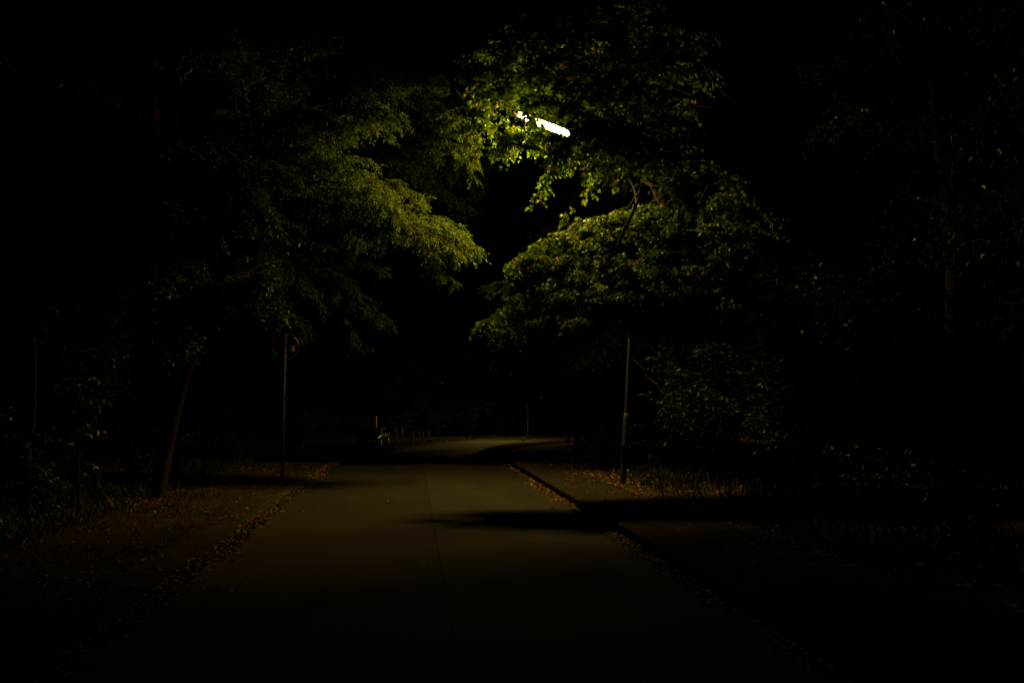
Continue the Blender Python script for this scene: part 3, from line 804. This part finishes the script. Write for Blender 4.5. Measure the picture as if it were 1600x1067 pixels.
def lin(a, b): return lambda u: a+(b-a)*u
def near(a, b): return lambda u: a+(b-a)*u**1.3
zr = lambda x, y: prof(y)-0.005
zv = lambda x, y: prof(y)+0.055
zp = lambda x, y: prof(y)+0.12
scatter_leaves('fallen_leaves', [
    (19000, lambda u, y: -2.19+0.075*np.abs(RNG.normal(0, 1, len(u)))+0.03*np.sin(y*1.7)+0.03*np.sin(y*4.1), near(4, 29), lambda x, y: zr(x, y)+0.035*np.clip(1-(x+2.19)/0.16, 0, 1), 0.060, 0.5),
    (250, lambda u, y: -2.0+0.5*u, near(5, 27), zr, 0.05, 1.1),
    (8500, lambda u, y: -2.95-2.0*u, near(7, 29), zv, 0.052, 0.55),
    (500, lambda u, y: -2.3-0.6*u, near(5, 28), zv, 0.055, 0),
    (5200, lambda u, y: 2.62-0.09*np.abs(RNG.normal(0, 1, len(u))), near(6, 30), lambda x, y: prof(y)-0.004, 0.055, 0.8),
    (3600, lambda u, y: 2.85+1.5*u**0.6, near(9, 27), zp, 0.05, 0.45),
    (4200, lambda u, y: 3.7+1.2*u, near(15, 23), zp, 0.06, 0.7),
    (45, lambda u, y: -2+4.4*u, near(6, 28), lambda x, y: prof(y)+0.02, 0.045, 0),
    (2500, lambda u, y: 4.5+2.5*u, near(7, 30), lambda x, y: prof(y)+0.1, 0.085, 0),
    (3000, lambda u, y: -4.9-3*u, near(7, 30), lambda x, y: ground_z(x, y)+0.04, 0.085, 0)])


def grass(name, blocks):
    mb = MB(); P = []; D = []; N = []; Sz = []
    for n, xf, yf, zf, h in blocks:
        y = yf(RNG.random(n)); x = xf(RNG.random(n), y)
        w = 0.5+0.6*np.sin(x*2.3+y*1.1)*np.sin(y*1.9-x)
        k_ = RNG.random(n) < np.clip(w, 0.15, 1); x = x[k_]; y = y[k_]; k = len(x)
        P.append(np.stack([x, y, zf(x, y)], 1))
        D.append(np.stack([RNG.normal(0, .45, k), RNG.normal(0, .45, k), np.ones(k)], 1))
        q = RNG.random(k)*6.283
        N.append(np.stack([np.cos(q), np.sin(q), np.zeros(k)], 1)); Sz.append(h*RNG.uniform(.5, 1.3, k))
    V, F_ = TEMPL['simple']; keepv = V.copy()
    V[:, 0] *= 0.16
    add_leaves(mb, np.concatenate(P), np.concatenate(D), np.concatenate(N), np.concatenate(Sz), 'simple')
    TEMPL['simple'] = (keepv, F_)
    return tag(mb.build(name, M['grass']), kind='stuff')


grass('grass', [(9000, lambda u, y: -3.2-2.4*u, near(5, 30), zv, 0.10),
                (5000, lambda u, y: -2.62-0.5*u, near(5, 30), zv, 0.06),
                (7000, lambda u, y: -4.3-2*u, near(8, 30), lambda x, y: prof(y)+0.02, 0.22),
                (5000, lambda u, y: 4.28+0.9*u, near(8, 30), lambda x, y: prof(y)+0.08, 0.15),
                (3500, lambda u, y: 4.9+2*u, near(8, 30), lambda x, y: prof(y)+0.08, 0.25),
                (14000, lambda u, y: 0.22+44*(1-np.cos(np.arcsin(np.clip((y-62)/44, 0, 0.97))))-(3.5+7*u)/np.sqrt(1-np.clip((y-62)/44, 0, 0.9)**2), lin(60, 96), lambda x, y: prof(y)+0.0, 0.32),
                (4000, lambda u, y: 5.2+3*u, lin(30, 58), lambda x, y: prof(y)+0.0, 0.3)])

# ------------------------------------------------------------------ street lamps
def make_lamp(mat_lit, base, pts_pole, lens_a, lens_b, roll=0.0):
    """a tall whip-shaped steel lamp post with a long tilted luminaire"""
    root = empty('street_lamp', base)
    b = Vector(base)
    pole = [Vector(p)-b for p in pts_pole]
    m = MB()
    c = curve(pole, 30)
    m.tube(c, [0.044-0.014*i/30 for i in range(31)], 14)
    m.build('pole', M['lamp_steel'], root, True)
    m = MB(); m.tube([pole[0]-Vector((0, 0, .15)), pole[0], pole[0].lerp(pole[1], 0.9), pole[0].lerp(pole[1], 0.95)], [0.060, 0.060, 0.057, 0.046], 16)
    m.build('base_sleeve', M['lamp_steel'], root, True)
    m = MB(); m.box((-0.032, -0.068, 0.42), (0.036, -0.052, 0.78)); d = m.build('access_door', M['lamp_steel'], root)
    m = MB(); m.lathe([(0.0405, 0), (0.048, 0.004), (0.048, 0.05), (0.0405, 0.054)], c[8], 14); m.build('collar', M['lamp_steel'], root, True)
    # luminaire
    a, e = Vector(lens_a)-b, Vector(lens_b)-b
    ax = (e-a).normalized(); side = ax.cross(Vector((0, 0, 1))).normalized(); up = side.cross(ax)
    side, up = side*math.cos(roll)-up*math.sin(roll), up*math.cos(roll)+side*math.sin(roll)
    L = (e-a).length
    def sec(t, w, top, bot, half):
        p = a+ax*(t*L)
        out = []
        for k in range(9):
            q = math.pi*k/8
            out.append(p+side*math.cos(q)*w+up*(math.sin(q)*(top if half else -bot)))
        return out
    ts = [-0.10, -0.06, 0.0, 0.15, 0.5, 0.85, 1.0, 1.05, 1.07]
    ws = [0.035, 0.07, 0.105, 0.125, 0.13, 0.12, 0.10, 0.07, 0.03]
    hs = [0.035, 0.06, 0.075, 0.085, 0.085, 0.08, 0.065, 0.05, 0.02]
    m = MB(); V = []
    for t, w, h in zip(ts, ws, hs): V += sec(t, w, h, 0, True)
    n = len(ts)
    fs = [(i*9+k, i*9+k+1, (i+1)*9+k+1, (i+1)*9+k) for i in range(n-1) for k in range(8)]
    fs += [((i+1)*9, i*9, i*9+8, (i+1)*9+8) for i in range(n-1)]
    fs += [tuple(range(9)), tuple((n-1)*9+k for k in range(9))[::-1]]
    m.add(V, fs); hd = m.build('lamp_head', M['lamp_steel'], root)
    m = MB(); V = []
    ts = [0.02, 0.06, 0.3, 0.7, 0.94, 0.98]; ws = [0.055, 0.075, 0.088, 0.085, 0.07, 0.05]; hs = [0.010, 0.034, 0.052, 0.052, 0.034, 0.010]
    for t, w, h in zip(ts, ws, hs): V += [v-up*0.004 for v in sec(t, w, 0, h, False)]
    n = len(ts)
    fs = [(i*9+k, (i+1)*9+k, (i+1)*9+k+1, i*9+k+1) for i in range(n-1) for k in range(8)]
    fs += [tuple(range(9))[::-1], tuple((n-1)*9+k for k in range(9))]
    m.add(V, fs); m.build('lit_bowl', mat_lit, hd, True)
    return root


LY = 18.7
base = at(973, 757, LY); base.z = 0.08
lp = [base, at(979, 640, LY), at(987, 480, LY), at(994, 360, LY), at(995, 312, LY), at(986, 283, LY), at(955, 246, LY), at(900, 215, LY)]
near_lamp = make_lamp(M['lamp_lit'], base, lp, at(893, 211, LY), at(808, 178, LY), R(12))
tag(near_lamp, 'lit street lamp on a dark whip-shaped post at the pavement edge', 'street lamp')
FY = 90.0
fb_ = at(825, 692, FY); fb_.z = float(prof(FY))
hd_ = Vector((-0.93, -0.36, 0))
fp = [fb_+Vector((0, 0, z)) for z in (0, 2, 4, 5.2)]+[fb_+hd_*r+Vector((0, 0, z)) for r, z in ((.05, 5.8), (.3, 6.3), (.9, 6.7), (1.5, 6.85))]
far_lamp = make_lamp(M['lamp_far'], fb_, fp, fb_+hd_*1.55+Vector((0, 0, 6.85)), fb_+hd_*2.7+Vector((0, 0, 7.2)))
tag(far_lamp, 'thin distant lamp pole at the bend, its head hidden in leaves', 'street lamp')

random.seed(91)
tb = Vector((13.2, 84.0, float(prof(84.0))))
trunk = MB()
tc = curve([tb+Vector((0, 0, -.3)), tb+Vector((.1, 0, 3)), tb+Vector((-.2, 0, 6)), tb+Vector((0, 0, 10))], 16)
trunk.tube(tc, [0.22-0.17*i/16 for i in range(17)], 9)
fo = Foliage('simple', 0.20, droop=0.35, upn=0.7, rnd=0.6)
sc = Scaffold(fo, tc)
for pts in [[(870, 600, 83.5), (820, 600, 83), (790, 610, 82.5)], [(880, 580, 82.5), (820, 575, 82), (760, 580, 81)], [(870, 560, 83), (800, 550, 82.4), (745, 560, 82)],
            [(880, 540, 83), (820, 530, 82), (770, 530, 81.5)], [(880, 600, 82), (850, 605, 81), (820, 600, 80)], [(880, 560, 81.5), (830, 560, 80.5), (790, 565, 80)],
            [(890, 520, 83), (840, 505, 82.5), (800, 500, 82)], [(890, 570, 84), (860, 590, 84.5), (830, 618, 85)], [(895, 560, 82), (930, 560, 81), (960, 575, 80)],
            [(890, 540, 84), (920, 520, 85), (950, 520, 86)]]:
    q = [at(*p) for p in pts]
    fo.bough([sc.start(q[0])]+q, 0.05, 60, 1.9, 9, 0.1, sub=4, vert=0.6, rend=0.012)
for pts in [[(850, 590, 82), (790, 600, 81), (720, 612, 80)], [(850, 600, 81), (790, 612, 80.3), (740, 622, 79.8)], [(850, 580, 81), (780, 590, 80), (690, 600, 79)], [(850, 605, 82), (815, 612, 81.5), (775, 620, 80.5)]]:
    q = [at(*p) for p in pts]
    fo.bough([sc.start(q[0])]+q, 0.04, 110, 1.1, 9, 0.3, sub=4, vert=0.4, rend=0.012)
for pts in [[(850, 560, 84), (820, 562, 84.5), (790, 570, 85)], [(850, 575, 85), (815, 572, 86), (780, 560, 86.5)], [(850, 550, 85), (810, 548, 86), (775, 575, 87)]]:
    q = [at(*p) for p in pts]
    fo.bough([sc.start(q[0])]+q, 0.04, 130, 1.2, 9, 0.25, sub=4, vert=0.7, rend=0.012)
finish_tree('far_lamp_tree', tb, fo, trunk, 'forest', 'dark tree at the bend whose leaves cover the distant lamp', 'tree')

# ------------------------------------------------------------------ round road sign seen from behind
sb = at(441, 741, 21.6); sb.z = 0.05
st = at(446, 521, 21.6)
root = empty('road_sign', sb, 0, 'round traffic sign seen from behind on a thin pole in the leafy verge', 'road sign')
stl = st-sb
m = MB(); m.tube([Vector((0, 0, -.2)), stl], 0.03, 14); m.build('pole', M['galv'], root, True)
m = MB(); m.lathe([(0.033, 0), (0.033, 0.02), (0.02, 0.03)], stl-Vector((0, 0, .012)), 14); m.build('cap', M['plastic'], root, True)
dc = at(445.5, 541, 21.6)-sb
RD = 0.277


def disc_pt(r, q, dy): return Vector((dc.x+r*math.cos(q), dc.y+0.04+dy, dc.z+r*math.sin(q)))


m = MB(); n = 48
V = [disc_pt(RD-0.006, 2*math.pi*k/n, 0) for k in range(n)]+[disc_pt(RD-0.006, 2*math.pi*k/n, 0.003) for k in range(n)]
m.add(V, [tuple(range(n)), tuple(range(2*n-1, n-1, -1))]+[(k, n+k, n+(k+1) % n, (k+1) % n) for k in range(n)])
pl = m.build('sign_plate', M['sign_back'], root)
m = MB(); m.tube([disc_pt(RD, 2*math.pi*k/n, 0.0) for k in range(n+1)], 0.010, 8, False); m.build('rim', M['alu'], root, True)
m = MB()                                                   # printed face, towards the oncoming traffic
V = [disc_pt(RD-0.012, 2*math.pi*k/n, 0.0045) for k in range(n)]+[disc_pt(RD*0.78, 2*math.pi*k/n, 0.0045) for k in range(n)]
m.add(V, [(k, n+k, n+(k+1) % n, (k+1) % n) for k in range(n)]); m.build('red_border', M['sign_red'], pl)
m = MB(); m.add([disc_pt(RD*0.78, 2*math.pi*k/n, 0.0045) for k in range(n)], [tuple(range(n-1, -1, -1))]); m.build('face', M['sign_face'], pl)
for dz in (0.24, -0.24):
    m = MB(); m.lathe([(0.036, 0), (0.038, 0.005), (0.038, 0.032), (0.036, 0.037)], (dc.x, dc.y, dc.z+dz-0.018), 14)
    m.box((dc.x-0.06, dc.y+0.022, dc.z+dz-0.016), (dc.x+0.06, dc.y+0.039, dc.z+dz+0.016)); m.build('clamp', M['alu'], root)
m = MB(); cx, cz = dc.x+0.165, dc.z-0.045
m.box((cx-0.036, dc.y+0.036, cz-0.058), (cx+0.036, dc.y+0.0395, cz+0.058)); stk = m.build('sticker', M['sticker'], root)
m = MB()
for (x0, z0, x1, z1) in ((-0.031, 0.012, 0.010, 0.030), (-0.031, -0.024, -0.005, -0.006), (-0.028, -0.046, 0.026, -0.042)):
    m.box((cx+x0, dc.y+0.034, cz+z0), (cx+x1, dc.y+0.0358, cz+z1))
m.build('print', M['ink'], stk)

# ------------------------------------------------------------------ posts near the car
def post(px, top, Y, r, mat, name, label, group, cap=True):
    b = at(px, 690, Y); b.z = float(prof(Y))
    h = at(px, top, Y).z-b.z
    root = empty(name, b, 0, label, 'post', group)
    m = MB(); m.lathe([(r, -0.1), (r, h-0.06), (r*0.92, h-0.05)], (0, 0, 0), 12); m.build('shaft', mat, root, True)
    m = MB(); m.lathe([(r*1.08, h-0.05), (r*1.08, h-0.02), (r*0.6, h)], (0, 0, 0), 12); m.build('cap', mat, root, True)


for i, (px, t) in enumerate([(645, 673), (654, 674), (661, 674), (670, 673)]):
    post(px, t, 84, 0.055, M['wood'], 'bollard', 'short wooden post in the row of four beyond the car', 'row of short posts')
post(618, 668, 82, 0.07, M['wood'], 'fence_post', 'taller wooden post closest to the parked car', None)
post(628, 668, 83, 0.065, M['wood'], 'fence_post', 'taller wooden post standing nearest the four short posts', None)
post(587, 650, 85, 0.07, M['white_post'], 'marker_post', 'tall pale post rising behind the dark car', None)

# ------------------------------------------------------------------ the parked car
def car(loc, rz):
    root = empty('parked_car', loc, rz, 'dark estate car parked at the edge of the road before the bend', 'car')
    # side profile: y forward is -Y (nose towards the viewer); width by height
    L2, W = 2.25, 0.88
    yb = [-2.25, -2.18, -1.95, -1.30, -0.95, 0.0, 1.0, 1.9, 2.15, 2.25]
    zt = [0.62, 0.74, 0.84, 0.95, 1.00, 1.02, 1.03, 1.03, 1.0, 0.80]
    zb = [0.34, 0.24, 0.20, 0.20, 0.20, 0.20, 0.20, 0.22, 0.28, 0.42]
    ww = [0.66, 0.76, 0.83, 0.87, 0.88, 0.89, 0.89, 0.87, 0.82, 0.74]
    m = MB(); V = []; k = 12
    for y, t, b, w in zip(yb, zt, zb, ww):
        mz = b+(t-b)*0.55
        sec = [(-w*0.86, b), (-w*0.97, b+0.10), (-w, mz), (-w*0.97, t-0.06), (-w*0.90, t), (-w*0.3, t+0.02), (w*0.3, t+0.02), (w*0.90, t), (w*0.97, t-0.06), (w, mz), (w*0.97, b+0.10), (w*0.86, b)]
        V += [(x, y, z) for x, z in sec]
    n = len(yb)
    fs = [(i*k+j, i*k+(j+1) % k, (i+1)*k+(j+1) % k, (i+1)*k+j) for i in range(n-1) for j in range(k)]
    fs += [tuple(range(k))[::-1], tuple((n-1)*k+j for j in range(k))]
    m.add(V, fs); body = m.build('body', M['paint'], root, True)
    # cabin
    m = MB(); V = []
    yc = [-0.98, -0.30, 0.2, 1.2, 1.95, 2.16]; tc_ = [1.02, 1.40, 1.46, 1.46, 1.40, 1.05]; wt = [0.76, 0.64, 0.62, 0.62, 0.62, 0.74]
    for y, t, w in zip(yc, tc_, wt):
        V += [(-0.80, y, 1.0), (-w, y, t-0.03), (-w*0.85, y, t), (w*0.85, y, t), (w, y, t-0.03), (0.80, y, 1.0)]
    fs = [(i*6+j, i*6+j+1, (i+1)*6+j+1, (i+1)*6+j) for i in range(5) for j in range(5)]
    fs += [tuple(range(6))[::-1], tuple(5*6+j for j in range(6))]
    m.add(V, fs); m.build('roof', M['paint'], root)
    def pane(name, P, off):
        P = [Vector(p) for p in P]; nrm = (P[1]-P[0]).cross(P[2]-P[0]).normalized()
        if nrm.dot(Vector(off)) < 0: nrm = -nrm
        m = MB(); a = [p+nrm*0.006 for p in P]; b = [p-nrm*0.004 for p in P]
        q = len(P); m.add(a+b, [tuple(range(q)), tuple(range(2*q-1, q-1, -1))]+[(i, (i+1) % q, q+(i+1) % q, q+i) for i in range(q)])
        m.build(name, M['glass'], root)
    pane('windscreen', [(-0.70, -0.93, 1.05), (0.70, -0.93, 1.05), (0.58, -0.34, 1.375), (-0.58, -0.34, 1.375)], (0, -1, 1))
    pane('rear_window', [(-0.66, 2.13, 1.10), (0.66, 2.13, 1.10), (0.56, 1.99, 1.36), (-0.56, 1.99, 1.36)], (0, 1, 0.5))
    for s in (-1, 1):
        for y0, y1, y0t, y1t in ((-0.72, 0.30, -0.22, 0.30), (0.38, 1.15, 0.38, 1.15), (1.23, 1.95, 1.23, 1.85)):
            pane('side_window', [(s*0.795, y0, 1.05), (s*0.795, y1, 1.05), (s*0.655, y1t, 1.36), (s*0.655, y0t, 1.36)], (s, 0, 0.4))
        # wheels
        for y in (-1.38, 1.32):
            def ring(prof_, mat, name, par):
                m = MB(); nn = 22; V = []
                for r, x in prof_:
                    V += [(s*x, y+r*math.cos(2*math.pi*q/nn), 0.32+r*math.sin(2*math.pi*q/nn)) for q in range(nn)]
                fs = [(i*nn+q, i*nn+(q+1) % nn, (i+1)*nn+(q+1) % nn, (i+1)*nn+q) for i in range(len(prof_)-1) for q in range(nn)]
                fs += [tuple(range(nn)), tuple((len(prof_)-1)*nn+q for q in range(nn))]
                m.add(V, fs); return m.build(name, mat, par, True)
            wh = ring([(0.20, 0.68), (0.31, 0.69), (0.32, 0.72), (0.32, 0.86), (0.31, 0.89), (0.21, 0.895)], M['rubber'], 'wheel', root)
            m = MB()
            for sp in range(5):
                q = 2*math.pi*sp/5+0.3
                m.tube([(s*0.903, y+0.04*math.cos(q), 0.32+0.04*math.sin(q)), (s*0.900, y+0.20*math.cos(q), 0.32+0.20*math.sin(q))], [0.035, 0.024], 6)
            m.tube([(s*0.898, y+0.205*math.cos(2*math.pi*q/24), 0.32+0.205*math.sin(2*math.pi*q/24)) for q in range(25)], 0.014, 6, False)
            m.build('rim', M['chrome'], wh, True)
        m = MB(); m.box((s*0.92-0.09, -0.72, 1.0), (s*0.92+0.09, -0.62, 1.13)); m.build('mirror', M['plastic'], root)
        m = MB(); V = []; nu, nv = 14, 9
        for i in range(nv):
            la = -math.pi/2+math.pi*i/(nv-1)
            for j in range(nu):
                lo = 2*math.pi*j/nu
                V.append((s*0.66+0.16*math.cos(la)*math.cos(lo), -2.14+s*0+0.10*math.cos(la)*math.sin(lo)+abs(math.cos(la)*math.cos(lo))*0.02, 0.665+0.085*math.sin(la)))
        m.add(V, [(i*nu+j, i*nu+(j+1) % nu, (i+1)*nu+(j+1) % nu, (i+1)*nu+j) for i in range(nv-1) for j in range(nu)])
        m.build('headlight', M['lamp_glass'], root, True)
        m = MB(); m.box((s*0.70-0.07, 2.19, 0.72), (s*0.70+0.07, 2.25, 0.95)); m.build('tail_light', M['sign_red'], root)
        for y in (0.12, 1.02):
            m = MB(); m.tube([(s*0.905, y, 0.86), (s*0.912, y+0.08, 0.865), (s*0.905, y+0.17, 0.86)], 0.012, 6); m.build('door_handle', M['chrome'], root)
    m = MB(); m.box((-0.26, -2.272, 0.40), (0.26, -2.255, 0.51)); m.build('number_plate', M['plate'], root)
    m = MB()
    for z in (0.50, 0.54, 0.58): m.box((-0.40, -2.265, z), (0.40, -2.245, z+0.012))
    m.build('grille', M['chrome'], root)
    return root


car((-2.87, 78.2, float(prof(78.2))+0.05), R(-11))

# ------------------------------------------------------------------ night sky
w = bpy.data.worlds.new('World'); S.world = w; w.use_nodes = True
nt = w.node_tree; nt.nodes.clear()
out = nt.nodes.new('ShaderNodeOutputWorld'); bg = nt.nodes.new('ShaderNodeBackground')
sky = nt.nodes.new('ShaderNodeTexSky'); sky.sky_type = 'NISHITA'; sky.sun_disc = False
sky.sun_elevation = R(-9); sky.sun_rotation = R(200)
bg.inputs[1].default_value = 0.05
nt.links.new(sky.outputs[0], bg.inputs[0]); nt.links.new(bg.outputs[0], out.inputs[0])

vs = S.view_settings
vs.view_transform = 'Standard'; vs.look = 'None'; vs.exposure = 0; vs.gamma = 1; vs.use_curve_mapping = False
S.cycles.use_denoising = True
S.cycles.adaptive_threshold = 0.004
S.cycles.max_bounces = 8; S.cycles.diffuse_bounces = 4; S.cycles.glossy_bounces = 3; S.cycles.transmission_bounces = 5
S.cycles.sample_clamp_indirect = 4
S.cycles.caustics_reflective = False; S.cycles.caustics_refractive = False
print('LEAVES', N_MAPLE, N_ELM)
